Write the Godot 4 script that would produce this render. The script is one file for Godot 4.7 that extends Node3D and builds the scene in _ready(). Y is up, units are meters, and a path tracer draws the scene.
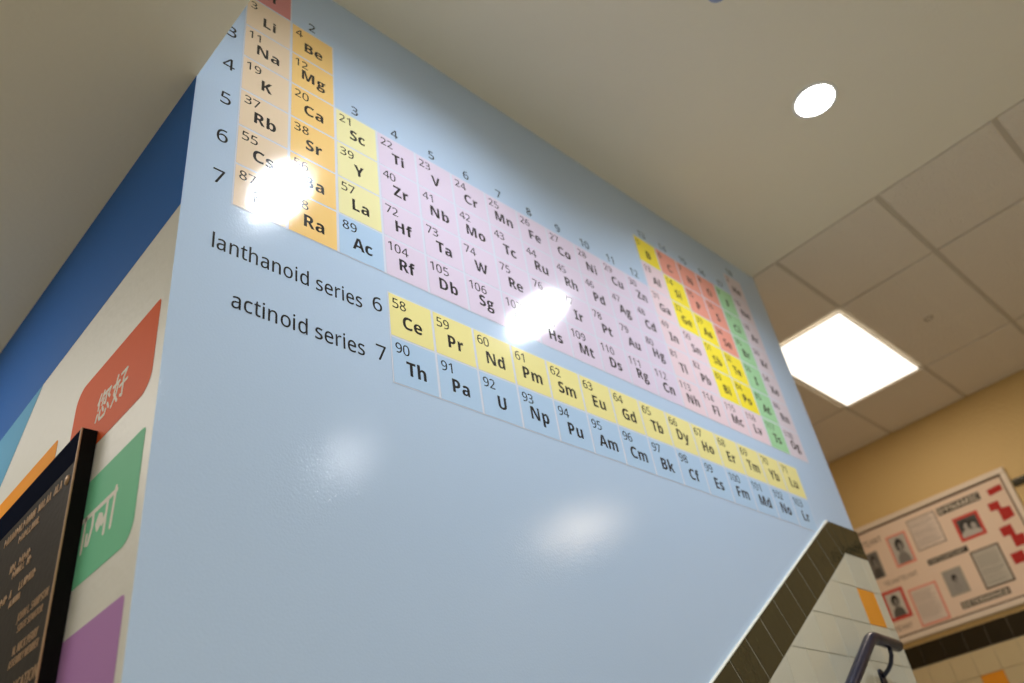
extends Node3D
# Stairwell of a school: a glossy periodic table mural on the stair wall, a corridor wall with greetings, a tiled ceiling and a notice board beyond.
# Plan units: u to the right along the mural wall, v downwards, z away from the viewer behind the mural wall; S metres each.

const S := 0.158
const TOP := 4.271          # height of v = 0
const HIGH := -0.83         # v of the stairwell ceiling
const LOW := 4.2            # v of the corridor ceiling
const ROW := 0.975          # height of a row of the table

var M := {}
var meshes := {}
var used := {}
var LEFTWARD := Basis(Vector3(0, 0, 1), Vector3.UP, Vector3(-1, 0, 0))   # for things on walls that face -x

func at(u: float, v: float, z: float) -> Vector3:
	return Vector3(u * S, TOP - v * S, -z * S)

# ---------- materials ----------
func mat(key: String, c: Color, rough := 0.6, metal := 0.0, normal = null, depth := 0.3, spec := 0.5) -> StandardMaterial3D:
	var m := StandardMaterial3D.new()
	m.albedo_color = c
	m.roughness = rough
	m.metallic = metal
	m.metallic_specular = spec
	if normal != null:
		m.normal_enabled = true
		m.normal_texture = normal
		m.normal_scale = depth
		m.uv1_triplanar = true
		m.uv1_world_triplanar = true
	M[key] = m
	return m

func glow(key: String, c: Color, energy: float) -> StandardMaterial3D:
	var m := mat(key, Color(0.9, 0.9, 0.9), 0.4)
	m.emission_enabled = true
	m.emission = c
	m.emission_energy_multiplier = energy
	return m

func noise_normal(freq: float, size: int, strength: float, octaves: int, seed_value: int) -> NoiseTexture2D:
	var n := FastNoiseLite.new()
	n.noise_type = FastNoiseLite.TYPE_SIMPLEX_SMOOTH
	n.frequency = freq
	n.seed = seed_value
	n.fractal_octaves = octaves
	var t := NoiseTexture2D.new()
	t.width = size; t.height = size
	t.seamless = true
	t.as_normal_map = true
	t.bump_strength = strength
	t.noise = n
	return t

func rgb(r: int, g: int, b: int) -> Color:
	return Color(r / 255.0, g / 255.0, b / 255.0)

# ---------- nodes ----------
func numbered(called: String) -> String:
	if not used.has(called):
		used[called] = 0
		return called
	used[called] += 1
	return "%s_%03d" % [called, used[called]]

func thing(called: String, label: String, category: String, where := Vector3.ZERO, turn := Basis.IDENTITY, group := "") -> Node3D:
	var o := Node3D.new()
	o.name = numbered(called)
	add_child(o)
	o.transform = Transform3D(turn, where)
	tag(o, label, category, group)
	return o

func setting(called: String, label: String, where := Vector3.ZERO, turn := Basis.IDENTITY) -> Node3D:
	var o := Node3D.new()
	o.name = called
	add_child(o)
	o.transform = Transform3D(turn, where)
	o.set_meta("kind", "structure")
	o.set_meta("label", label)
	return o

func tag(o: Node, label: String, category: String, group := "") -> void:
	o.set_meta("label", label)
	o.set_meta("category", category)
	if group != "":
		o.set_meta("group", group)

func part(called: String, mesh: Mesh, material: Material, parent: Node, where := Vector3.ZERO, turn := Basis.IDENTITY) -> MeshInstance3D:
	var o := MeshInstance3D.new()
	o.name = called
	o.mesh = mesh
	o.material_override = material
	o.transform = Transform3D(turn, where)
	parent.add_child(o, true)
	return o

# ---------- shapes ----------
func tri(st: SurfaceTool, a: Vector3, b: Vector3, c: Vector3) -> void:   # counter-clockwise as seen from outside
	st.add_vertex(a); st.add_vertex(c); st.add_vertex(b)

func quad(st: SurfaceTool, a: Vector3, b: Vector3, c: Vector3, d: Vector3) -> void:
	tri(st, a, b, c); tri(st, a, c, d)

func done(st: SurfaceTool) -> ArrayMesh:
	st.generate_normals()
	return st.commit()

func inset(p: PackedVector2Array, by: float) -> PackedVector2Array:     # convex, counter-clockwise
	var out := PackedVector2Array()
	var n := p.size()
	for i in n:
		var e0 := (p[i] - p[(i + n - 1) % n]).normalized()
		var e1 := (p[(i + 1) % n] - p[i]).normalized()
		var n0 := Vector2(-e0.y, e0.x)
		var n1 := Vector2(-e1.y, e1.x)
		var b := n0 + n1
		out.append(p[i] + b * (by / maxf(0.15, 1.0 + n0.dot(n1))))
	return out

func prism(p: PackedVector2Array, depth: float, bevel := 0.0, back := true) -> ArrayMesh:   # outline in x, y; front at z = depth
	var st := SurfaceTool.new()
	st.begin(Mesh.PRIMITIVE_TRIANGLES)
	st.set_smooth_group(-1)
	var n := p.size()
	var q := inset(p, bevel) if bevel > 0.0 else p
	var tris := Geometry2D.triangulate_polygon(q)
	for k in range(0, tris.size(), 3):
		var a := q[tris[k]]; var b := q[tris[k + 1]]; var c := q[tris[k + 2]]
		if (b - a).cross(c - a) < 0.0:
			var s := b
			b = c; c = s
		tri(st, Vector3(a.x, a.y, depth), Vector3(b.x, b.y, depth), Vector3(c.x, c.y, depth))
		if back:
			tri(st, Vector3(a.x, a.y, 0), Vector3(c.x, c.y, 0), Vector3(b.x, b.y, 0))
	for i in n:
		var j := (i + 1) % n
		var za := depth - bevel
		quad(st, Vector3(p[i].x, p[i].y, 0), Vector3(p[j].x, p[j].y, 0), Vector3(p[j].x, p[j].y, za), Vector3(p[i].x, p[i].y, za))
		if bevel > 0.0:
			quad(st, Vector3(p[i].x, p[i].y, za), Vector3(p[j].x, p[j].y, za), Vector3(q[j].x, q[j].y, depth), Vector3(q[i].x, q[i].y, depth))
	return done(st)

func rect(x0: float, y0: float, x1: float, y1: float) -> PackedVector2Array:
	return PackedVector2Array([Vector2(x0, y0), Vector2(x1, y0), Vector2(x1, y1), Vector2(x0, y1)])

func round_rect(x0: float, y0: float, x1: float, y1: float, r: float, steps := 7) -> PackedVector2Array:
	var out := PackedVector2Array()
	for c in [[x1 - r, y0 + r, -PI / 2], [x1 - r, y1 - r, 0.0], [x0 + r, y1 - r, PI / 2], [x0 + r, y0 + r, PI]]:
		for k in steps + 1:
			var a: float = c[2] + PI / 2 * k / steps
			out.append(Vector2(c[0] + r * cos(a), c[1] + r * sin(a)))
	return out

func slab(w: float, h: float, d: float, bevel := 0.0) -> ArrayMesh:       # centred in x, y; shared
	var key := "%.4f %.4f %.4f %.4f" % [w, h, d, bevel]
	if not meshes.has(key):
		meshes[key] = prism(rect(-w / 2, -h / 2, w / 2, h / 2), d, bevel)
	return meshes[key]

func plan_prism(p: Array, v0: float, v1: float) -> ArrayMesh:              # outline in (u, z), from v0 down to v1
	var q := PackedVector2Array()
	for a in p:
		q.append(Vector2(a[0] * S, a[1] * S))
	if Geometry2D.is_polygon_clockwise(q):
		q.reverse()
	var m := prism(q, (v1 - v0) * S)
	return m

func plan_part(called: String, p: Array, v0: float, v1: float, material: Material, parent: Node) -> MeshInstance3D:
	# local x = u, local y = z-plan (away), local z = up
	return part(called, plan_prism(p, v0, v1), material, parent, Vector3(0, TOP - v1 * S, 0), Basis(Vector3.RIGHT, Vector3(0, 0, -1), Vector3.UP))

func structure(called: String, label: String, p: Array, v0: float, v1: float, material: Material) -> MeshInstance3D:
	var o := plan_part(called, p, v0, v1, material, self)
	o.set_meta("kind", "structure")
	o.set_meta("label", label)
	return o

func lathe(profile: Array, segments := 40) -> ArrayMesh:                    # [radius, height] pairs, bottom to top on the outside
	var st := SurfaceTool.new()
	st.begin(Mesh.PRIMITIVE_TRIANGLES)
	st.set_smooth_group(1)
	for i in segments:
		var a0 := TAU * i / segments
		var a1 := TAU * (i + 1) / segments
		for k in profile.size() - 1:
			var r0: float = profile[k][0]; var y0: float = profile[k][1]
			var r1: float = profile[k + 1][0]; var y1: float = profile[k + 1][1]
			var p00 := Vector3(r0 * cos(a0), y0, -r0 * sin(a0)); var p01 := Vector3(r0 * cos(a1), y0, -r0 * sin(a1))
			var p10 := Vector3(r1 * cos(a0), y1, -r1 * sin(a0)); var p11 := Vector3(r1 * cos(a1), y1, -r1 * sin(a1))
			if r0 > 1e-6:
				tri(st, p00, p01, p11)
			if r1 > 1e-6:
				tri(st, p00, p11, p10)
	return done(st)

func tube(path: Array, r: float, sides := 16, squash := 1.0) -> ArrayMesh:
	var st := SurfaceTool.new()
	st.begin(Mesh.PRIMITIVE_TRIANGLES)
	st.set_smooth_group(1)
	var rings := []
	var side := Vector3.ZERO
	for i in path.size():
		var d: Vector3 = (path[mini(i + 1, path.size() - 1)] - path[maxi(i - 1, 0)]).normalized()
		if i == 0:
			side = d.cross(Vector3.UP if absf(d.y) < 0.9 else Vector3.RIGHT).normalized()
		else:
			side = (side - d * side.dot(d)).normalized()
		var up := side.cross(d)
		var ring := []
		for k in sides:
			var a := TAU * k / sides
			ring.append(path[i] + side * cos(a) * r * squash + up * sin(a) * r)
		rings.append(ring)
	for i in rings.size() - 1:
		for k in sides:
			var l := (k + 1) % sides
			quad(st, rings[i][k], rings[i + 1][k], rings[i + 1][l], rings[i][l])
	for k in sides:
		var l := (k + 1) % sides
		tri(st, path[0], rings[0][k], rings[0][l])
		tri(st, path[-1], rings[-1][l], rings[-1][k])
	return done(st)

func stroke_mesh(lines: Array, scale: Vector2, width: float, depth: float) -> ArrayMesh:     # brush strokes with round ends, each a hair above the one before
	var st := SurfaceTool.new()
	st.begin(Mesh.PRIMITIVE_TRIANGLES)
	st.set_smooth_group(-1)
	for i in lines.size():
		var pts := PackedVector2Array()
		for q in lines[i]:
			pts.append(Vector2(q[0], q[1]) * scale * 1000.0)
		var d := depth + 0.00008 * (i % 5)
		for p in Geometry2D.offset_polyline(pts, width * 500.0, Geometry2D.JOIN_ROUND, Geometry2D.END_ROUND):
			if Geometry2D.is_polygon_clockwise(p):
				continue
			var tris := Geometry2D.triangulate_polygon(p)
			for k in range(0, tris.size(), 3):
				var a := p[tris[k]] / 1000.0
				var b := p[tris[k + 1]] / 1000.0
				var c := p[tris[k + 2]] / 1000.0
				if (b - a).cross(c - a) < 0.0:
					var t := b
					b = c; c = t
				tri(st, Vector3(a.x, a.y, d), Vector3(b.x, b.y, d), Vector3(c.x, c.y, d))
			for k in p.size():
				var f := p[k] / 1000.0
				var g := p[(k + 1) % p.size()] / 1000.0
				quad(st, Vector3(f.x, f.y, 0), Vector3(g.x, g.y, 0), Vector3(g.x, g.y, d), Vector3(f.x, f.y, d))
	return done(st)

func words(text: String, cap: float, weight := 400, depth := 0.0006, family := "Droid Sans") -> TextMesh:   # cap = height of a capital
	var f := SystemFont.new()
	f.font_names = PackedStringArray([family])
	f.font_weight = weight
	var t := TextMesh.new()
	t.font = f
	t.font_size = 48
	t.text = text
	t.pixel_size = cap / (0.714 * 48.0)
	t.depth = depth
	t.curve_step = 1.0
	t.horizontal_alignment = HORIZONTAL_ALIGNMENT_CENTER
	t.vertical_alignment = VERTICAL_ALIGNMENT_CENTER
	return t

# text whose ink box is centred on the given point; fit > 0 stretches it to that width
func write(called: String, t: TextMesh, material: Material, parent: Node, where: Vector3, fit := 0.0, left := false) -> MeshInstance3D:
	var b := t.get_aabb()
	var k := fit / b.size.x if fit > 0.0 else 1.0
	var c := b.get_center()
	var shift := Vector3(-(b.position.x if left else c.x) * k, -c.y, -b.position.z)
	return part(called, t, material, parent, where + shift, Basis.from_scale(Vector3(k, 1, 1)))

# ---------- the table ----------
const SYMBOLS := "H He Li Be B C N O F Ne Na Mg Al Si P S Cl Ar K Ca Sc Ti V Cr Mn Fe Co Ni Cu Zn Ga Ge As Se Br Kr Rb Sr Y Zr Nb Mo Tc Ru Rh Pd Ag Cd In Sn Sb Te I Xe Cs Ba La Ce Pr Nd Pm Sm Eu Gd Tb Dy Ho Er Tm Yb Lu Hf Ta W Re Os Ir Pt Au Hg Tl Pb Bi Po At Rn Fr Ra Ac Th Pa U Np Pu Am Cm Bk Cf Es Fm Md No Lr Rf Db Sg Bh Hs Mt Ds Rg Cn Nh Fl Mc Lv Ts Og"

func spot_of(n: int) -> Array:              # [column from 0, v of the cell's top]
	if n == 1: return [0, 0.0]
	if n == 2: return [17, 0.0]
	for r in [[3, 10, 1], [11, 18, 2]]:
		if n >= r[0] and n <= r[1]:
			var k: int = n - r[0]
			return [k if k < 2 else k + 10, r[2] * ROW]
	if n <= 36: return [n - 19, 3 * ROW]
	if n <= 54: return [n - 37, 4 * ROW]
	if n <= 57: return [n - 55, 5 * ROW]
	if n <= 71: return [n - 55, 7.411 * ROW]
	if n <= 86: return [n - 69, 5 * ROW]
	if n <= 89: return [n - 87, 6 * ROW]
	if n <= 103: return [n - 87, 8.411 * ROW]
	return [n - 101, 6 * ROW]

func ink_of(n: int, column: int) -> String:
	if n == 1: return "hydrogen"
	if n in [5, 14, 32, 33, 51, 52, 83, 84]: return "metalloid"
	if n in [6, 7, 8, 15, 16, 34]: return "nonmetal"
	if n >= 89 and n <= 103: return "actinoid"
	if n >= 58 and n <= 71: return "lanthanoid"
	if column == 0: return "alkali"
	if column == 1: return "alkaline"
	if column == 2: return "scandium"
	if column <= 11: return "transition"
	if column == 16: return "halogen"
	if column == 17: return "noble"
	return "poor"

func periodic_table() -> void:
	var t := thing("periodic_table_mural", "large periodic table of coloured element squares on the glossy pale blue wall", "mural", at(0, 0, 0) + Vector3(0, 0, 0.0004))
	var cell := prism(rect(0.028 * S, -(ROW - 0.022) * S, (1 - 0.028) * S, -0.022 * S), 0.0007)
	var ground := prism(rect(0.0, -ROW * S, S, 0.0), 0.0003)
	var names := SYMBOLS.split(" ")
	for i in names.size():
		var n := i + 1
		var s := spot_of(n)
		var c := part("element_square", cell, M[ink_of(n, s[0])], t, Vector3(s[0] * S, -s[1] * S, 0))
		part("pale_border", ground, M.border_pale, c)
		var num := words(str(n), 0.215 * S, 400, 0.0004)
		write("atomic_number", num, M.ink, c, Vector3(0.10 * S, -0.215 * S, 0.0007), 0.0, true)
		write("symbol", words(names[i], 0.275 * S, 700, 0.0004), M.ink, c, Vector3(0.515 * S, -0.575 * S, 0.0007))
	for g in 18:
		var top: float = [0.0, 1.0][1] * ROW
		if g == 0 or g == 17: top = 0.0
		elif g >= 2 and g <= 11: top = 3 * ROW
		write("group_number", words(str(g + 1), 0.25 * S, 400, 0.0004), M.ink, t, Vector3((g + 0.48) * S, (-top + 0.23) * S, 0.0))
	for r in 7:
		write("period_number", words(str(r + 1), 0.31 * S, 400, 0.0004), M.ink, t, Vector3(-0.24 * S, -(r + 0.5) * ROW * S, 0.0))
	write("series_name", words("lanthanoid series", 0.30 * S, 400, 0.0004), M.ink, t, Vector3(-0.25 * S, -7.71 * S, 0.0), 2.70 * S, true)
	write("series_name", words("actinoid series", 0.30 * S, 400, 0.0004), M.ink, t, Vector3(0.12 * S, -8.70 * S, 0.0), 2.34 * S, true)
	write("period_number", words("6", 0.31 * S, 400, 0.0004), M.ink, t, Vector3(2.77 * S, -7.63 * S, 0.0))
	write("period_number", words("7", 0.31 * S, 400, 0.0004), M.ink, t, Vector3(2.79 * S, -8.66 * S, 0.0))

# ---------- lamps ----------
func downlight(u: float, z: float, energy: float, label: String) -> void:
	var o := thing("downlight", label, "light", at(u, HIGH, z), Basis.IDENTITY, "round downlights in the stairwell ceiling")
	part("trim_ring", lathe([[0.085, -0.006], [0.094, -0.006], [0.1, -0.003], [0.1, 0.0], [0.085, 0.0], [0.085, -0.006]], 48), M.lamp_white, o)
	part("lens", lathe([[0.0, -0.005], [0.086, -0.003], [0.086, 0.0]], 48), M.lens_glow, o)
	var l := SpotLight3D.new()
	l.name = "lamp_light"
	l.light_energy = energy
	l.light_color = Color(0.94, 0.97, 1.0)
	l.light_size = 0.05
	l.spot_angle = 80.0
	l.spot_angle_attenuation = 1.0
	l.spot_range = 30.0
	l.spot_attenuation = 2.0
	l.shadow_enabled = true
	l.rotation.x = -PI / 2
	l.position.y = -0.012
	o.add_child(l)

func lamp(o: Node3D, where: Vector3, size: Vector2, energy: float, c: Color) -> void:
	var l := AreaLight3D.new()
	l.name = "lamp_light"
	l.area_size = size
	l.area_normalize_energy = true
	l.light_energy = energy
	l.light_color = c
	l.shadow_enabled = true
	l.area_range = 30.0
	l.area_attenuation = 2.0
	l.transform = Transform3D(Basis(Vector3.RIGHT, Vector3(0, 0, -1), Vector3.UP), where)
	o.add_child(l)

func panel_light(u0: float, u1: float, z0: float, z1: float, v: float, energy: float, c: Color, label: String) -> void:
	var o := thing("ceiling_panel_light", label, "light", at((u0 + u1) / 2, v, (z0 + z1) / 2), Basis.IDENTITY, "rectangular ceiling panel lights")
	var w := (u1 - u0) * S
	var d := (z1 - z0) * S
	var down := Basis(Vector3.RIGHT, Vector3(0, 0, 1), Vector3.DOWN)      # local z downwards
	var b := 0.009
	for e in [[0.0, d / 2 - b / 2, w, b], [0.0, -d / 2 + b / 2, w, b], [w / 2 - b / 2, 0.0, b, d - 2 * b], [-w / 2 + b / 2, 0.0, b, d - 2 * b]]:
		part("frame", slab(e[2], e[3], 0.008, 0.002), M.lamp_white, o, Vector3(e[0], 0, e[1]), down)
	part("diffuser", slab(w - 2 * b, d - 2 * b, 0.004, 0.001), M.panel_glow, o, Vector3.ZERO, down)
	lamp(o, Vector3(0, -0.012, 0), Vector2(w - 2 * b, d - 2 * b), energy, c)

# ---------- tiles ----------
func tile_polygon(p: PackedVector2Array, depth: float, material: Material, parent: Node, called: String) -> void:
	if Geometry2D.is_polygon_clockwise(p):
		p.reverse()
	var c := Vector2.ZERO
	for q in p: c += q / p.size()
	var o := PackedVector2Array()
	for q in p: o.append(q - c)
	part(called, prism(o, depth, 0.0012), material, parent, Vector3(c.x, c.y, 0))

func wainscot() -> void:
	# local x = u, y = -v, z towards the viewer
	var w := setting("wainscot", "white wall tiles with a dark green sloping border beside the stairs", at(0, 0, 0))
	var a := Vector2(17.62, 8.71)
	var dir := Vector2(-0.85, 0.527).normalized()       # down the stairs, in (u, v)
	var nrm := Vector2(-dir.y, dir.x) * -1.0
	if nrm.y < 0: nrm = -nrm
	var end_u := 19.28
	var T := 0.97
	var joint := 0.018
	var low_a := a + nrm * 0.93                          # lower edge of the sloping border
	var v_flat := 9.585
	var bend := low_a + dir * ((v_flat - low_a.y) / dir.y)
	# mortar bed behind the tiles
	var bed := PackedVector2Array()
	for q in [a, Vector2(end_u, 8.71), Vector2(end_u, 27.0), Vector2(1.2, 27.0), a + dir * 19.3]:
		bed.append(Vector2(q.x, -q.y) * S)
	if Geometry2D.is_polygon_clockwise(bed): bed.reverse()
	part("mortar_bed", prism(bed, 0.0092), M.grout, w)
	var D := 0.011
	# flat border
	for b in [[17.62 + 0.03, 18.3], [18.3, end_u]]:
		var x0: float = b[0] + (0.0 if b[0] < 18.0 else joint)
		var p := PackedVector2Array([Vector2(x0, 8.71), Vector2(b[1], 8.71), Vector2(b[1], v_flat - joint), Vector2(maxf(x0, bend.x) if b[0] < 18.0 else x0, v_flat - joint)])
		tile_polygon(scaled(p), D, M.green_tile, w, "border_tile")
	# sloping border, joints square to the slope
	for k in 13:
		var s0 := 0.36 + T * (k - 1) + 0.03 if k > 0 else 0.03
		var s1 := 0.36 + T * k
		var e0 := a + dir * s0
		var e1 := a + dir * s1
		var p := PackedVector2Array([e0, e1, e1 + nrm * 0.93, e0 + nrm * 0.93])
		if k == 0:
			p = PackedVector2Array([a + Vector2(0.01, 0.03), e1, e1 + nrm * 0.93, bend + Vector2(-0.02, -joint)])
		tile_polygon(scaled(p), D, M.green_tile, w, "border_tile")
	# pale edge strip along the slope
	var strip := PackedVector2Array([a, a + dir * 13.2, a + dir * 13.2 - nrm * 0.035, a - nrm * 0.035])
	tile_polygon(scaled(strip), 0.0115, M.edge_trim, w, "edge_strip")
	# white field, cut by the slope
	var below := PackedVector2Array([low_a + dir * 40.0 + nrm * joint, bend + nrm * joint + Vector2(0, 0.0), Vector2(end_u, v_flat), Vector2(end_u, 40), low_a + dir * 40.0 + Vector2(0, 20)])
	for r in 7:
		var v0 := v_flat + T * r
		for c in 11:
			var u1 := 17.82 + T * 2 - T * c
			var u0 := u1 - T
			u1 = minf(u1, end_u)
			var p := PackedVector2Array([Vector2(u0 + joint, v0), Vector2(u1, v0), Vector2(u1, v0 + T - joint), Vector2(u0 + joint, v0 + T - joint)])
			for q in Geometry2D.intersect_polygons(p, below):
				if q.size() >= 3 and area(q) > 0.02:
					var accent: bool = (r == 1 and c == 1) or (r == 5 and c == 4)
					tile_polygon(scaled(q), D, M.orange_tile if accent else [M.white_tile, M.white_tile_warm, M.white_tile_grey][(r * 7 + c * 5) % 3], w, "accent_tile" if accent else "wall_tile")

func scaled(p: PackedVector2Array) -> PackedVector2Array:
	var out := PackedVector2Array()
	for q in p: out.append(Vector2(q.x, -q.y) * S)
	return out

func area(p: PackedVector2Array) -> float:
	var s := 0.0
	for i in p.size(): s += p[i].cross(p[(i + 1) % p.size()])
	return absf(s) / 2

func far_tiles() -> void:
	var w := setting("wainscot_far", "tile band under the notice board, dark border over beige tiles", at(36.0, 0, 0), LEFTWARD)
	var T := 0.97
	var j := 0.016
	part("mortar_bed", prism(rect(-13.0 * S, -16.4 * S, 10.0 * S, -8.56 * S), 0.004), M.grout, w)
	var dark := slab((T - j) * S, (0.89) * S, 0.010, 0.0012)
	var pale := slab((T - j) * S, (T - j) * S, 0.009, 0.0012)
	for c in range(-7, 8):
		var z := 3.69 + T * c + T / 2
		part("border_tile", dark, M.black_tile, w, Vector3(-z * S, -(8.56 + 0.445) * S, 0))
		for r in 5:
			var accent: bool = (r == 1 and c == -1) or (r == 3 and c == 3)
			part("accent_tile" if accent else "wall_tile", pale, M.orange_tile if accent else M.beige_tile, w, Vector3(-z * S, -(9.475 + T * (r + 0.5)) * S, 0))

# ---------- handrail ----------
func arc_path(pts: Array, r: float) -> Array:       # rounds the corners of a polyline
	var out := [pts[0]]
	for i in range(1, pts.size() - 1):
		var p: Vector3 = pts[i]
		var a: Vector3 = p + (pts[i - 1] - p).normalized() * r
		var b: Vector3 = p + (pts[i + 1] - p).normalized() * r
		for k in 9:
			var t := k / 8.0
			out.append(a * (1 - t) * (1 - t) + p * 2 * t * (1 - t) + b * t * t)
	out.append(pts[-1])
	return out

func handrail() -> void:
	var o := thing("handrail", "dark blue painted pipe handrail on the white tiled stair wall", "handrail", at(16.45, 12.1, -0.5))
	var org := at(16.45, 12.1, -0.5)
	var top := at(16.45, 12.12, -0.52) - org
	var slope := Vector3(-0.85, -0.545, 0).normalized()
	var pts := [top + slope * 2.6, top, at(17.82, 12.2, -0.52) - org]
	part("rail", tube(arc_path(pts, 0.035), 0.0225, 20), M.rail_paint, o)
	part("end_cap", lathe([[0.0, -0.009], [0.014, -0.006], [0.021, 0.0], [0.0225, 0.004]], 20), M.rail_paint, o, at(17.82, 12.2, -0.52) - org, Basis(Vector3(0, 0, 1), PI / 2))
	bracket(o, org, 17.28, 12.2)
	bracket(o, org, 12.2, 14.8)
	bracket(o, org, 6.6, 18.35)

func bracket(o: Node3D, org: Vector3, u: float, v: float) -> void:
	var p := []
	for q in [[v + 0.10, -0.52], [v + 0.26, -0.50], [v + 0.42, -0.42], [v + 0.54, -0.30], [v + 0.62, -0.18], [v + 0.66, -0.08]]:
		p.append(at(u, q[0], q[1]) - org)
	var b := part("bracket", tube(p, 0.0085, 12), M.rail_paint, o)
	part("wall_plate", prism(round_rect(-0.022, -0.055, 0.022, 0.055, 0.0215, 6), 0.007, 0.002), M.rail_paint, b, at(u, v + 0.82, -0.075) - org)

# ---------- corridor wall ----------
func panel_outline(x0: float, y0: float, x1: float, y1: float, r: float, tip: float) -> PackedVector2Array:   # rounded corners, the upper right one nearly sharp
	var out := PackedVector2Array()
	for c in [[x1 - r, y0 + r, -PI / 2, r], [x1 - tip, y1 - tip, 0.0, tip], [x0 + r, y1 - r, PI / 2, r], [x0 + r, y0 + r, PI, r]]:
		for k in 8:
			var a: float = c[2] + PI / 2 * k / 7
			out.append(Vector2(c[0] + c[3] * cos(a), c[1] + c[3] * sin(a)))
	return out

func greetings() -> void:
	var o := thing("greeting_mural", "white corridor wall mural with a blue band and coloured greeting panels", "mural", at(-0.78, 0, 0) + Vector3(-0.0003, 0, 0), LEFTWARD)
	# local x = -z, y = -v
	var band := PackedVector2Array([Vector2(-16, -7.85), Vector2(0, -7.27), Vector2(0, -LOW), Vector2(-16, -LOW)])
	for i in 4: band[i] *= S
	part("blue_band", prism(band, 0.0006), M.band_blue, o)
	var wedge := PackedVector2Array([Vector2(-5.34, -7.47), Vector2(-10.5, -7.66), Vector2(-10.5, -12.4), Vector2(-10.0, -12.4)])
	for i in 4: wedge[i] *= S
	part("pale_blue_shape", prism(wedge, 0.0006), M.band_pale, o)
	var specs := [[0.26, 3.15, 8.9, 10.4, M.panel_red], [0.22, 3.15, 11.0, 12.52, M.panel_green], [0.2, 3.15, 13.16, 14.7, M.panel_purple], [3.76, 6.7, 9.4, 10.9, M.panel_orange], [3.76, 6.7, 11.5, 13.0, M.band_pale], [3.76, 6.7, 13.6, 15.1, M.panel_red]]
	var made := []
	for s in specs:
		made.append(part("greeting_panel", prism(panel_outline(-s[1] * S, -s[3] * S, -s[0] * S, -s[2] * S, 0.3 * S, 0.07 * S), 0.0005), s[4], o))
	var nin := [[[.22, .97], [.06, .70]], [[.15, .80], [.15, .46]], [[.44, .97], [.32, .72]], [[.40, .85], [.92, .85], [.85, .72]], [[.64, .82], [.64, .46], [.54, .51]], [[.48, .70], [.38, .54]], [[.78, .70], [.92, .54]],
		[[.14, .30], [.07, .10]], [[.30, .36], [.30, .12], [.36, .04], [.68, .04], [.74, .18]], [[.46, .40], [.56, .25]], [[.82, .34], [.95, .15]]]
	var hao := [[[.28, .97], [.13, .42], [.42, .05]], [[.40, .72], [.30, .35], [.04, .04]], [[.02, .70], [.46, .70]], [[.54, .88], [.92, .88], [.74, .66]], [[.74, .66], [.74, .06], [.62, .12]], [[.50, .48], [1.0, .48]]]
	var k := 0.50 * S
	part("lettering", stroke_mesh(nin, Vector2(k, k), 0.05 * S, 0.0003), M.print_white, made[0], Vector3(-2.17 * S, -10.0 * S, 0.0005))
	part("lettering", stroke_mesh(hao, Vector2(k, k), 0.05 * S, 0.0003), M.print_white, made[0], Vector3(-1.62 * S, -10.0 * S, 0.0005))
	var ben := [[[0, 1], [2.75, 1]], [[2.68, 1.12], [2.62, .0]], [[2.2, 1], [2.2, .0]], [[2.2, .55], [2.0, .35], [1.9, .62], [1.72, .7], [1.6, .5], [1.72, .3], [1.85, .42]], [[1.25, 1], [1.3, .55], [1.15, .1], [.98, .15], [.98, .4]], [[.72, 1], [.72, .0]], [[.3, 1], [.3, .5], [.1, .2], [.3, -.2]]]
	part("lettering", stroke_mesh(ben, Vector2(0.47 * S, 0.47 * S), 0.07 * S, 0.0003), M.print_white, made[1], Vector3(-2.18 * S, -12.06 * S, 0.0005))

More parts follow.
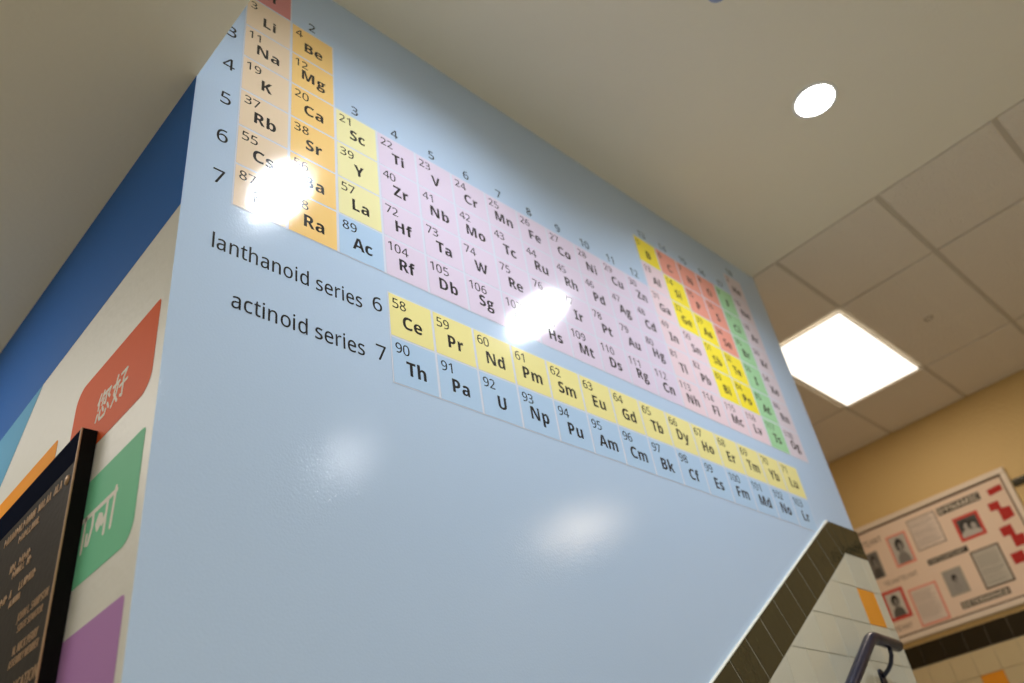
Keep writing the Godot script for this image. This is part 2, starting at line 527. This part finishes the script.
func plaque() -> void:
	var z0 := 1.94
	var wide := 5.6
	var high := 6.4
	var o := thing("memorial_plaque", "black framed bronze plaque with raised lettering on the corridor wall", "plaque", at(-0.78, 10.2 + high, z0 + wide / 2) + Vector3(-0.0018, 0, 0), LEFTWARD)
	var W := wide * S
	var H := high * S
	var D := 0.034
	part("plate", prism(rect(-W / 2, 0, W / 2, H), D - 0.002, 0.0), M.plaque_black, o)
	var b := 0.006
	part("bronze_edge", prism(rect(W / 2 - b, 0, W / 2, H), 0.003, 0.0008), M.bronze, o, Vector3(0, 0, D - 0.002))
	part("bronze_edge", prism(rect(-W / 2, 0, -W / 2 + b, H), 0.003, 0.0008), M.bronze, o, Vector3(0, 0, D - 0.002))
	part("header_band", prism(rect(-W / 2 + b, H - 0.5 * S, W / 2 - b, H), 0.0022, 0.0008), M.plaque_navy, o, Vector3(0, 0, D - 0.002))
	part("text_field", prism(rect(-W / 2 + b, 0, W / 2 - b, H - 0.5 * S), 0.0016), M.plaque_brown, o, Vector3(0, 0, D - 0.002))
	for s in [-1, 1]:
		part("screw_rosette", lathe([[0.0, 0.0], [0.012, 0.0], [0.010, 0.003], [0.0, 0.005]], 20), M.bronze, o, Vector3(s * (W / 2 - 0.035), H - 0.5 * S - 0.035, D), Basis(Vector3.RIGHT, PI / 2))
	# lines of lettering: [v, z of the right end, width, cap height, text]
	var face := D - 0.0004
	var lines := [[10.89, 2.39, 2.2, .12, ""], [11.1, 3.1, 0.78, .10, ""], [11.52, 3.2, .8, .11, ""], [11.66, 3.11, .72, .10, ""], [11.97, 2.81, 1.4, .11, ""], [12.13, 3.3, .4, .09, ""],
		[12.5, 2.11, 1.08, .13, "JOHN L. SAMPSON"], [12.66, 2.21, .88, .11, "STATE SENATOR"], [12.95, 2.23, .86, .13, "N. NICK PERRY"], [13.11, 2.13, 1.03, .12, "ASSEMBLY MEMBER"], [13.48, 1.98, 1.05, .17, "EDUCATION"], [13.9, 2.2, 2.6, .13, ""], [14.2, 2.9, 2.0, .12, ""], [14.6, 2.4, 2.2, .13, ""]]
	var rng := RandomNumberGenerator.new()
	rng.seed = 7
	for l in lines:
		var x1: float = -(l[1] - z0 - wide / 2) * S
		var w: float = l[2] * S
		var y: float = (10.2 + high - l[0]) * S
		if l[4] != "":
			write("lettering", words(l[4], l[3] * S * 0.9, 400, 0.0012), M.bronze, o, Vector3(x1 - w / 2, y, face), w)
			continue
		var st := []
		var x := 0.0
		while x < w / S:
			if rng.randf() < 0.86:
				var g := rng.randi_range(0, 3)
				var s: float = l[3]
				if g == 0: st.append([[x, 0], [x, s], [x + s * .5, s * .5], [x, s * .5]])
				elif g == 1: st.append([[x, 0], [x + s * .25, s], [x + s * .5, 0]])
				elif g == 2: st.append([[x, s], [x, 0], [x + s * .5, 0]])
				else: st.append([[x, 0], [x, s], [x + s * .5, 0], [x + s * .5, s]])
			x += float(l[3]) * .82
		part("lettering", stroke_mesh(st, Vector2(S, S), 0.018 * S, 0.0012), M.bronze, o, Vector3(x1 - w, y - l[3] * S / 2, face))

# ---------- notice board ----------
func board_spot(z: float, v: float, out := 0.0) -> Vector3:
	return at(36.0, v, z) + Vector3(-out, 0, 0)

func print_image(kind: int, w: int, h: int) -> ImageTexture:
	var im := Image.create(w, h, false, Image.FORMAT_RGB8)
	var rng := RandomNumberGenerator.new()
	rng.seed = 40 + kind
	if kind < 5:                              # grey portrait prints: [ground, hair, skin, clothes]
		var tones: Array = [[.72, .1, .55, .5], [.45, .22, .5, .3], [.25, .12, .62, .7], [.6, .12, .5, .58], [.78, .1, .5, .35]][kind]
		for y in h:
			for x in w:
				var p := Vector2((x + .5) / w, (y + .5) / h)
				var g: float = tones[0] + rng.randf_range(-.03, .03)
				var heads := [Vector2(.5, .4)] if kind != 2 else [Vector2(.34, .42), Vector2(.68, .5)]
				for c in heads:
					var k := 1.0 if kind != 3 else 0.6
					if ((p - c - Vector2(0, .55 * k)) / Vector2(.36 * k, .36 * k)).length() < 1.0: g = tones[3]
					if ((p - c + Vector2(.0, .05)) / Vector2(.24 * k, .25 * k)).length() < 1.0: g = tones[1]
					if ((p - c - Vector2(.03, .05)) / Vector2(.14 * k, .2 * k)).length() < 1.0: g = tones[2]
				im.set_pixel(x, y, Color(g, g * .98, g * .95))
	else:                                     # typed sheets
		var ground := Color(.86, .80, .76) if kind != 7 else Color(.74, .72, .68)
		im.fill(ground)
		var y := 6
		while y < h - 6:
			var x := 6
			var stop := w - 6 - rng.randi_range(0, w / 4)
			while x < stop:
				var l := rng.randi_range(3, 9)
				im.fill_rect(Rect2i(x, y, mini(l, stop - x), 1), ground.darkened(.55))
				x += l + 2
			y += 4 if rng.randf() < .85 else 8
	return ImageTexture.create_from_image(im)

func printed(tex: Texture2D) -> StandardMaterial3D:
	var m := StandardMaterial3D.new()
	m.albedo_texture = tex
	m.roughness = 0.55
	return m

func face_quad(w: float, h: float) -> ArrayMesh:
	var st := SurfaceTool.new()
	st.begin(Mesh.PRIMITIVE_TRIANGLES)
	var c := [[-w / 2, -h / 2, 0, 1], [w / 2, -h / 2, 1, 1], [w / 2, h / 2, 1, 0], [-w / 2, h / 2, 0, 0]]
	for i in [0, 2, 1, 0, 3, 2]:
		st.set_normal(Vector3(0, 0, 1))
		st.set_uv(Vector2(c[i][2], c[i][3]))
		st.add_vertex(Vector3(c[i][0], c[i][1], 0))
	return st.commit()

func sheet(called: String, label: String, category: String, z0: float, z1: float, v0: float, v1: float, border: Material, edge: float, tex: Texture2D, group: String) -> void:
	var o := thing(called, label, category, board_spot((z0 + z1) / 2, (v0 + v1) / 2, 0.0125), LEFTWARD, group)
	var w := (z0 - z1) * S
	var h := (v1 - v0) * S
	part("backing_card", slab(w, h, 0.0015, 0.0004), border, o)
	part("print", face_quad(w - 2 * edge * S, h - 2 * edge * S), printed(tex), o, Vector3(0, 0, 0.0018))

func notice_board() -> void:
	var z0 := 9.2       # its left end, hidden behind the mural wall
	var z1 := -0.92
	var v0 := 2.82
	var v1 := 8.34
	var o := thing("bulletin_board", "wide bulletin board in a pale frame on the yellow wall beyond the stairs", "board", board_spot((z0 + z1) / 2, v1), LEFTWARD)
	var w := (z0 - z1) * S
	var h := (v1 - v0) * S
	part("pinboard", slab(w - 0.02, h - 0.02, 0.012), M.board_paper, o, Vector3(0, h / 2, 0))
	var f := 0.24 * S
	for e in [[0.0, h - f / 2, w, f], [0.0, f / 2, w, f], [w / 2 - f / 2, h / 2, f, h - 2 * f], [-w / 2 + f / 2, h / 2, f, h - 2 * f]]:
		part("frame_bar", slab(e[2], e[3], 0.028, 0.004), M.board_frame, o, Vector3(e[0], e[1], 0.0))
	var g := 0.085 * S
	for e in [[0.0, h - f - g / 2, w - 2 * f, g], [0.0, f + g / 2, w - 2 * f, g], [w / 2 - f - g / 2, h / 2, g, h - 2 * f - 2 * g], [-w / 2 + f + g / 2, h / 2, g, h - 2 * f - 2 * g]]:
		part("dark_liner", slab(e[2], e[3], 0.0145, 0.001), M.liner, o, Vector3(e[0], e[1], 0.0))
	var ph := "photographs on the bulletin board"
	var ps := "printed sheets on the bulletin board"
	sheet("portrait_photo", "portrait photo on a pink card, person with dark hair, upper row of board", "photo", 5.13, 4.16, 3.73, 5.2, M.pink_card, 0.09, print_image(0, 64, 96), ph)
	sheet("portrait_photo", "grey photo without border, half hidden at the mural wall edge", "photo", 6.35, 5.75, 4.1, 5.35, M.grey_card, 0.02, print_image(1, 48, 96), ph)
	sheet("portrait_photo", "dark photo of two faces on a red card near the red cut-outs", "photo", 2.02, 0.87, 4.1, 5.19, M.red_card, 0.13, print_image(2, 96, 96), ph)
	sheet("portrait_photo", "pale grey photo of a small standing figure in the middle of board", "photo", 3.42, 2.53, 6.05, 7.2, M.grey_card, 0.05, print_image(3, 64, 96), ph)
	sheet("portrait_photo", "portrait photo on a red card in the lower left of board", "photo", 6.35, 5.3, 6.0, 7.35, M.red_card, 0.14, print_image(4, 80, 96), ph)
	sheet("text_sheet", "pink-white text sheet with thin dark border under the top edge of board", "paper", 3.93, 2.58, 3.4, 4.87, M.dark_card, 0.035, print_image(5, 128, 140), ps)
	sheet("text_sheet", "pink bordered text sheet in the lower row of board", "paper", 5.12, 3.79, 6.28, 7.95, M.pink_card, 0.08, print_image(6, 128, 160), ps)
	sheet("text_sheet", "grey text sheet with a heavy black border at the right of board", "paper", 1.94, 0.68, 5.7, 7.37, M.dark_card, 0.07, print_image(7, 128, 160), ps)
	for l in [[2.45, 0.48, 3.39, 3.75, "DYNAMIC", "black word strip reading DYNAMIC under the top edge of board"], [3.76, 1.91, 5.36, 5.61, "", "short black word strip in the middle of board"], [3.18, 1.08, 7.51, 7.8, "DETERMINED", "black word strip reading DETERMINED along the bottom of board"]]:
		var s := thing("word_strip", l[5], "sign", board_spot((l[0] + l[1]) / 2, (l[2] + l[3]) / 2, 0.0125), LEFTWARD, "word strips on the bulletin board")
		var ww: float = (l[0] - l[1]) * S
		var hh: float = (l[3] - l[2]) * S
		part("strip_card", slab(ww, hh, 0.0012), M.black_card, s)
		if l[4] != "":
			write("lettering", words(l[4], hh * 0.66, 700, 0.0005), M.strip_letter, s, Vector3(0, 0, 0.0012), ww * 0.93)
		else:
			scribble(s, ww * 0.9, hh * 0.6, 11, 0.0012, M.strip_letter)
	for l in [[6.3, 5.26, 3.55, 3.78, 5, "faint heading letters in the top left of board"], [6.0, 4.31, 5.6, 5.78, 9, "row of cut-out letters under the two upper photos"], [6.33, 5.45, 7.6, 7.78, 5, "row of small letters under the lower left photo"]]:
		var s := thing("letter_row", l[5], "lettering", board_spot((l[0] + l[1]) / 2, (l[2] + l[3]) / 2, 0.0122), LEFTWARD, "letter rows on the bulletin board")
		scribble(s, (l[0] - l[1]) * S, (l[3] - l[2]) * S, l[4], 0.0, M.faint_letter)
	# red paper cut-outs, stepped like puzzle pieces
	var cuts := [[[0.13, 3.5], [-0.49, 3.45], [-0.5, 3.72], [0.1, 3.78]], [[0.36, 4.07], [-0.1, 4.07], [-0.1, 4.43], [-0.44, 4.46], [-0.46, 4.92], [0.07, 5.0], [0.07, 4.44], [0.36, 4.41]], [[0.38, 5.2], [-0.13, 5.18], [-0.14, 5.68], [-0.42, 5.7], [-0.42, 6.15], [0.08, 6.16], [0.08, 5.6], [0.36, 5.6]], [[0.45, 6.35], [-0.08, 6.33], [-0.1, 6.7], [-0.45, 6.72], [-0.45, 7.1], [0.05, 7.1], [0.05, 6.8], [0.43, 6.8]]]
	var says := ["topmost red paper cut-out, small, in the board's upper right corner", "stepped red paper cut-out beside the dark photo of two faces", "stepped red paper cut-out above and right of the grey text sheet", "lowest red paper cut-out at the board's right edge"]
	for i in cuts.size():
		var c := PackedVector2Array()
		var mid := Vector2.ZERO
		for q in cuts[i]: mid += Vector2(q[0], q[1]) / cuts[i].size()
		for q in cuts[i]: c.append(Vector2(-(q[0] - mid.x), -(q[1] - mid.y)) * S)
		if Geometry2D.is_polygon_clockwise(c): c.reverse()
		var p := part(numbered("paper_cutout"), prism(c, 0.0015), M.red_paper, self, board_spot(mid.x, mid.y, 0.0125), LEFTWARD)
		tag(p, says[i], "paper", "red paper cut-outs on the bulletin board")

func scribble(parent: Node, w: float, h: float, n: int, out: float, material: Material) -> void:      # letters too small to read
	var st := []
	var step := w / n
	for i in n:
		var x := -w / 2 + step * i
		var a := step * 0.62
		match (i * 5 + n) % 4:
			0: st.append([[x, -h / 2], [x, h / 2], [x + a, -h / 2], [x + a, h / 2]])
			1: st.append([[x, h / 2], [x + a, h / 2]]); st.append([[x + a / 2, h / 2], [x + a / 2, -h / 2]])
			2: st.append([[x + a, h / 2], [x, h / 2], [x, -h / 2], [x + a, -h / 2]]); st.append([[x, 0], [x + a * .8, 0]])
			_: st.append([[x, -h / 2], [x + a / 2, h / 2], [x + a, -h / 2]])
	part("lettering", stroke_mesh(st, Vector2.ONE, h * 0.14, 0.0006), material, parent, Vector3(0, 0, out))

# ---------- ceiling of tiles ----------
func tiled_ceiling() -> void:
	var c := setting("ceiling_tiled", "suspended ceiling of off-white rectangular tiles beyond the stairwell", at(0, HIGH, 0))
	var b := plan_part("grid_backing", [[19.2, -23], [36.0, -23], [36.0, 12], [19.2, 12]], HIGH - 1.0, HIGH - 0.075, M.ceiling_grid, self)
	remove_child(b)
	c.add_child(b)
	b.position -= c.position
	var us := [19.2, 23.77, 31.37, 36.0]
	var down := Basis(Vector3.RIGHT, Vector3(0, 0, 1), Vector3.DOWN)
	for k in range(-6, 4):
		var z0 := -0.96 + 3.82 * k
		var z1 := z0 + 3.82
		if z1 > 12: z1 = 12.0
		for i in 3:
			if i == 1 and k == 0:
				continue
			if i == 1 and k == -5:         # half a tile beside the square lamp
				part("ceiling_tile", slab(3.66 * S, 3.66 * S, 0.012, 0.003), M.ceiling_tile, c, Vector3(25.67 * S, 0.012, -(z0 + z1) / 2 * S), down)
				continue
			var w: float = (us[i + 1] - us[i] - (0.18 if i == 1 else 0.1)) * S
			var d: float = (z1 - z0 - 0.17) * S
			var shift := 0.03 if i == 0 else (-0.03 if i == 2 else 0.0)
			part("ceiling_tile", slab(w, d, 0.012, 0.003), M.ceiling_tile, c, Vector3(((us[i] + us[i + 1]) / 2 + shift) * S, 0.012, -(z0 + z1) / 2 * S), down)

func sprinkler(u: float, z: float, label: String, material: Material) -> void:
	var o := thing("sprinkler", label, "sprinkler", at(u, HIGH, z), Basis.IDENTITY, "sprinkler heads in the ceiling")
	part("cover_plate", lathe([[0.0, -0.004], [0.034, -0.004], [0.041, 0.0]], 32), M.ceiling_tile if material == M.sprinkler_cap else material, o)
	part("ring", lathe([[0.020, -0.004], [0.021, -0.009], [0.027, -0.009], [0.028, -0.004]], 32), material, o)

# ---------- all ----------
func _ready() -> void:
	# camera
	var cam := Camera3D.new()
	cam.name = "camera"
	var cx := Vector3(0.72347, -0.13833, 0.67635)
	var cy := Vector3(-0.31678, 0.80396, 0.50328)
	cam.transform = Transform3D(Basis(cx, cy, cx.cross(cy)).orthonormalized(), at(-4.286, 16.905, -9.0925))
	cam.near = 0.05
	cam.far = 100.0
	var lens := CameraAttributesPhysical.new()
	lens.frustum_focal_length = 29.66
	lens.frustum_focus_distance = 13.6 * S
	lens.exposure_aperture = 1.9
	cam.attributes = lens
	add_child(cam)
	cam.fov = 44.042
	cam.current = true
	# surroundings and exposure
	var we := WorldEnvironment.new()
	we.name = "surroundings"
	var env := Environment.new()
	env.background_mode = Environment.BG_COLOR
	env.background_color = Color.BLACK
	env.tonemap_mode = Environment.TONE_MAPPER_LINEAR
	env.tonemap_exposure = 1.3
	env.sdfgi_enabled = true
	env.ssao_enabled = true
	env.ssil_enabled = true
	we.environment = env
	add_child(we)
	materials()
	lights()
	shell()
	wainscot()
	far_tiles()
	tiled_ceiling()
	periodic_table()
	greetings()
	plaque()
	notice_board()
	handrail()
	sprinkler(27.71, -2.75, "round white sprinkler cap on the ceiling tile beside the panel light", M.sprinkler_cap)
	sprinkler(9.05, -5.75, "small blue-grey sprinkler cap on the plain ceiling at the top of the picture", M.sprinkler_blue)

func materials() -> void:
	var peel := noise_normal(0.045, 512, 4.0, 3, 3)
	var rough_paint := noise_normal(0.08, 512, 6.0, 4, 5)
	var fissure := noise_normal(0.12, 512, 10.0, 4, 9)
	var gloss := {"wall_blue": rgb(186, 208, 235), "border_pale": rgb(214, 220, 236), "hydrogen": rgb(216, 140, 140), "alkali": rgb(236, 214, 186), "alkaline": rgb(248, 208, 134), "scandium": rgb(238, 232, 178), "actinoid": rgb(180, 208, 238), "lanthanoid": rgb(241, 231, 160),
		"transition": rgb(222, 208, 230), "poor": rgb(234, 210, 220), "metalloid": rgb(250, 230, 66), "nonmetal": rgb(238, 160, 144), "halogen": rgb(166, 216, 168), "noble": rgb(220, 208, 220), "ink": rgb(34, 34, 40)}
	for k in gloss:
		mat(k, gloss[k], 0.09, 0.0, peel, 0.115)
		M[k].uv1_scale = Vector3(5, 5, 5)
	mat("wall_white", rgb(224, 226, 224), 0.45, 0.0, peel, 0.1)
	mat("band_blue", rgb(54, 108, 186), 0.55, 0.0, null, 0.0, 0.2)
	mat("band_pale", rgb(104, 170, 212), 0.55, 0.0, null, 0.0, 0.2)
	mat("panel_red", rgb(226, 100, 54), 0.55, 0.0, null, 0.0, 0.2)
	mat("panel_green", rgb(120, 206, 168), 0.55, 0.0, null, 0.0, 0.2)
	mat("panel_purple", rgb(184, 136, 200), 0.55, 0.0, null, 0.0, 0.2)
	mat("panel_orange", rgb(246, 160, 44), 0.55, 0.0, null, 0.0, 0.2)
	mat("print_white", rgb(235, 235, 230), 0.55, 0.0, null, 0.0, 0.2)
	mat("ceiling_paint", rgb(228, 222, 204), 0.85, 0.0, rough_paint, 0.05)
	mat("ceiling_tile", rgb(228, 219, 204), 0.9, 0.0, fissure, 0.5)
	mat("ceiling_grid", rgb(200, 190, 172), 0.7)
	mat("wall_yellow", rgb(212, 183, 126), 0.6, 0.0, rough_paint, 0.2)
	mat("wall_cream", rgb(222, 214, 194), 0.6, 0.0, rough_paint, 0.2)
	mat("floor_grey", rgb(192, 190, 182), 0.4)
	mat("tread", rgb(178, 176, 168), 0.5)
	mat("grout", rgb(172, 167, 150), 0.9)
	mat("green_tile", rgb(58, 56, 40), 0.08, 0.0, peel, 0.05)
	mat("black_tile", rgb(30, 28, 22), 0.25)
	mat("white_tile", rgb(200, 196, 178), 0.18)
	mat("white_tile_warm", rgb(201, 195, 175), 0.18)
	mat("white_tile_grey", rgb(196, 193, 177), 0.18)
	mat("beige_tile", rgb(200, 184, 148), 0.25)
	mat("orange_tile", rgb(228, 150, 46), 0.2)
	mat("edge_trim", rgb(226, 222, 208), 0.4)
	mat("rail_paint", rgb(18, 22, 46), 0.3, 0.0, peel, 0.1)
	mat("plaque_black", rgb(14, 13, 13), 0.6, 0.0, null, 0.0, 0.2)
	mat("plaque_navy", rgb(16, 22, 40), 0.8, 0.0, null, 0.0, 0.05)
	mat("plaque_brown", rgb(44, 38, 34), 0.6, 0.0, rough_paint, 0.05, 0.2)
	mat("bronze", rgb(172, 140, 108), 0.5, 0.3)
	mat("board_paper", rgb(230, 208, 190), 0.8)
	mat("board_frame", rgb(226, 212, 196), 0.5)
	mat("liner", rgb(92, 74, 56), 0.6)
	mat("pink_card", rgb(226, 138, 120), 0.7)
	mat("red_card", rgb(200, 70, 60), 0.7)
	mat("red_paper", rgb(176, 28, 20), 0.7)
	mat("grey_card", rgb(170, 160, 146), 0.7)
	mat("dark_card", rgb(84, 74, 62), 0.7)
	mat("black_card", rgb(50, 44, 38), 0.7)
	mat("strip_letter", rgb(214, 204, 188), 0.7)
	mat("faint_letter", rgb(96, 80, 66), 0.8)
	mat("lamp_white", rgb(235, 235, 232), 0.5)
	mat("sprinkler_cap", rgb(176, 164, 146), 0.5)
	mat("sprinkler_blue", rgb(140, 156, 190), 0.4)
	glow("lens_glow", Color(1, 1, 1), 18.0)
	glow("panel_glow", Color(1.0, 0.96, 0.9), 1.5)

func lights() -> void:
	downlight(14.0, -5.55, 3.0, "bright round downlight in the plain ceiling, the one in the picture")
	downlight(4.0, -5.55, 3.0, "round downlight above the left columns of the table mural, seen mirrored")
	downlight(14.0, -17.25, 0.3, "round downlight on the far side of the stairwell ceiling, right")
	downlight(4.0, -17.25, 0.3, "round downlight on the far side of the stairwell ceiling, left")
	var warm := Color(1.0, 0.91, 0.80)
	panel_light(23.98, 31.16, -0.84, 2.74, HIGH, 1.1, warm, "rectangular panel light in the tiled ceiling beside the mural wall edge")
	panel_light(27.66, 31.3, -19.96, -16.34, HIGH, 0.5, warm, "square panel light in the tiled ceiling at the far side")
	var cool := Color(1.0, 0.975, 0.94)
	panel_light(-9.0, -5.2, 6.0, 13.6, LOW, 1.15, cool, "rectangular panel light in the low corridor ceiling, past the plaque")
	panel_light(-9.0, -5.2, -18.0, -10.4, LOW, 1.9, cool, "added unseen fill light panel in the low corridor ceiling, behind the viewer")  # fill added out of view, brightens the corridor ceiling by bounce off the floor

func shell() -> void:
	structure("wall_front", "pale blue glossy stair wall that carries the periodic table", [[-0.78, 0], [19.3, 0], [19.3, 1], [0.22, 1]], HIGH, 27.03, M.wall_blue)
	structure("wall_left", "white corridor wall round the corner from the table mural", [[-0.78, 0], [0.22, 1], [0.22, 16], [-0.78, 16]], HIGH, 27.03, M.wall_white)
	structure("wall_right", "yellow wall beyond the stairs with the bulletin board", [[36, -23], [37, -23], [37, 12], [36, 12]], HIGH - 0.5, 27.03, M.wall_yellow)
	structure("wall_back", "cream wall across the stairwell from the table mural", [[-16, -24], [37, -24], [37, -23], [-16, -23]], HIGH - 0.5, 27.03, M.wall_cream)
	structure("wall_return", "yellow side wall behind the mural wall", [[18.3, 1], [19.3, 1], [19.3, 12], [18.3, 12]], HIGH - 0.5, 27.03, M.wall_yellow)
	structure("wall_passage_end", "yellow end wall of the passage behind the mural wall", [[18.3, 12], [37, 12], [37, 13], [18.3, 13]], HIGH - 0.5, 27.03, M.wall_yellow)
	structure("wall_corridor", "cream outer wall of the corridor", [[-17, -24], [-16, -24], [-16, 17], [-17, 17]], LOW - 0.5, 27.03, M.wall_cream)
	structure("wall_corridor_end", "cream end wall of the corridor", [[-16, 16], [0.22, 16], [0.22, 17], [-16, 17]], LOW - 0.5, 27.03, M.wall_cream)
	structure("ceiling", "plain painted ceiling over the stairs", [[-1.4, -23], [19.2, -23], [19.2, 1], [-1.4, 1]], HIGH - 1.0, HIGH, M.ceiling_paint)
	structure("ceiling_corridor", "low painted ceiling of the corridor", [[-16, -23], [-0.78, -23], [-0.78, 16], [-16, 16]], LOW - 0.6, LOW, M.ceiling_paint)
	structure("wall_fascia", "painted face between the low corridor ceiling and the stairwell ceiling", [[-1.4, -23], [-0.78, -23], [-0.78, -0.01], [-1.4, -0.01]], HIGH, LOW - 0.6, M.ceiling_paint)
	structure("floor", "grey floor of the corridor and stair foot", [[-16, -23], [36, -23], [36, 16], [-16, 16]], 27.03, 28.0, M.floor_grey)
	structure("floor_landing", "grey floor of the stair landing", [[17.8, -23], [36, -23], [36, 0], [19.3, 0], [19.3, 12], [36, 12], [36, 0], [17.8, 0]].slice(0, 3) + [[36, 12], [19.3, 12], [19.3, 0], [17.8, 0]], 16.4, 27.03, M.floor_grey)
	var st := setting("stairs", "flight of grey steps rising along the mural wall", at(0, 0, 0))
	for k in 9:
		var p := plan_part("step", [[0.3 + 1.94 * k, -23], [17.8, -23], [17.8, -0.12], [0.3 + 1.94 * k, -0.12]], 27.03 - 1.063 * (k + 1), 27.03 - 1.063 * k, M.tread, self)
		remove_child(p)
		st.add_child(p, true)
		p.position -= st.position
	structure("trim_1", "short dark green strip on the yellow wall just right of the bulletin board", [[35.9, -8], [36, -8], [36, -0.98], [35.9, -0.98]], 3.5, 3.8, M.green_tile)
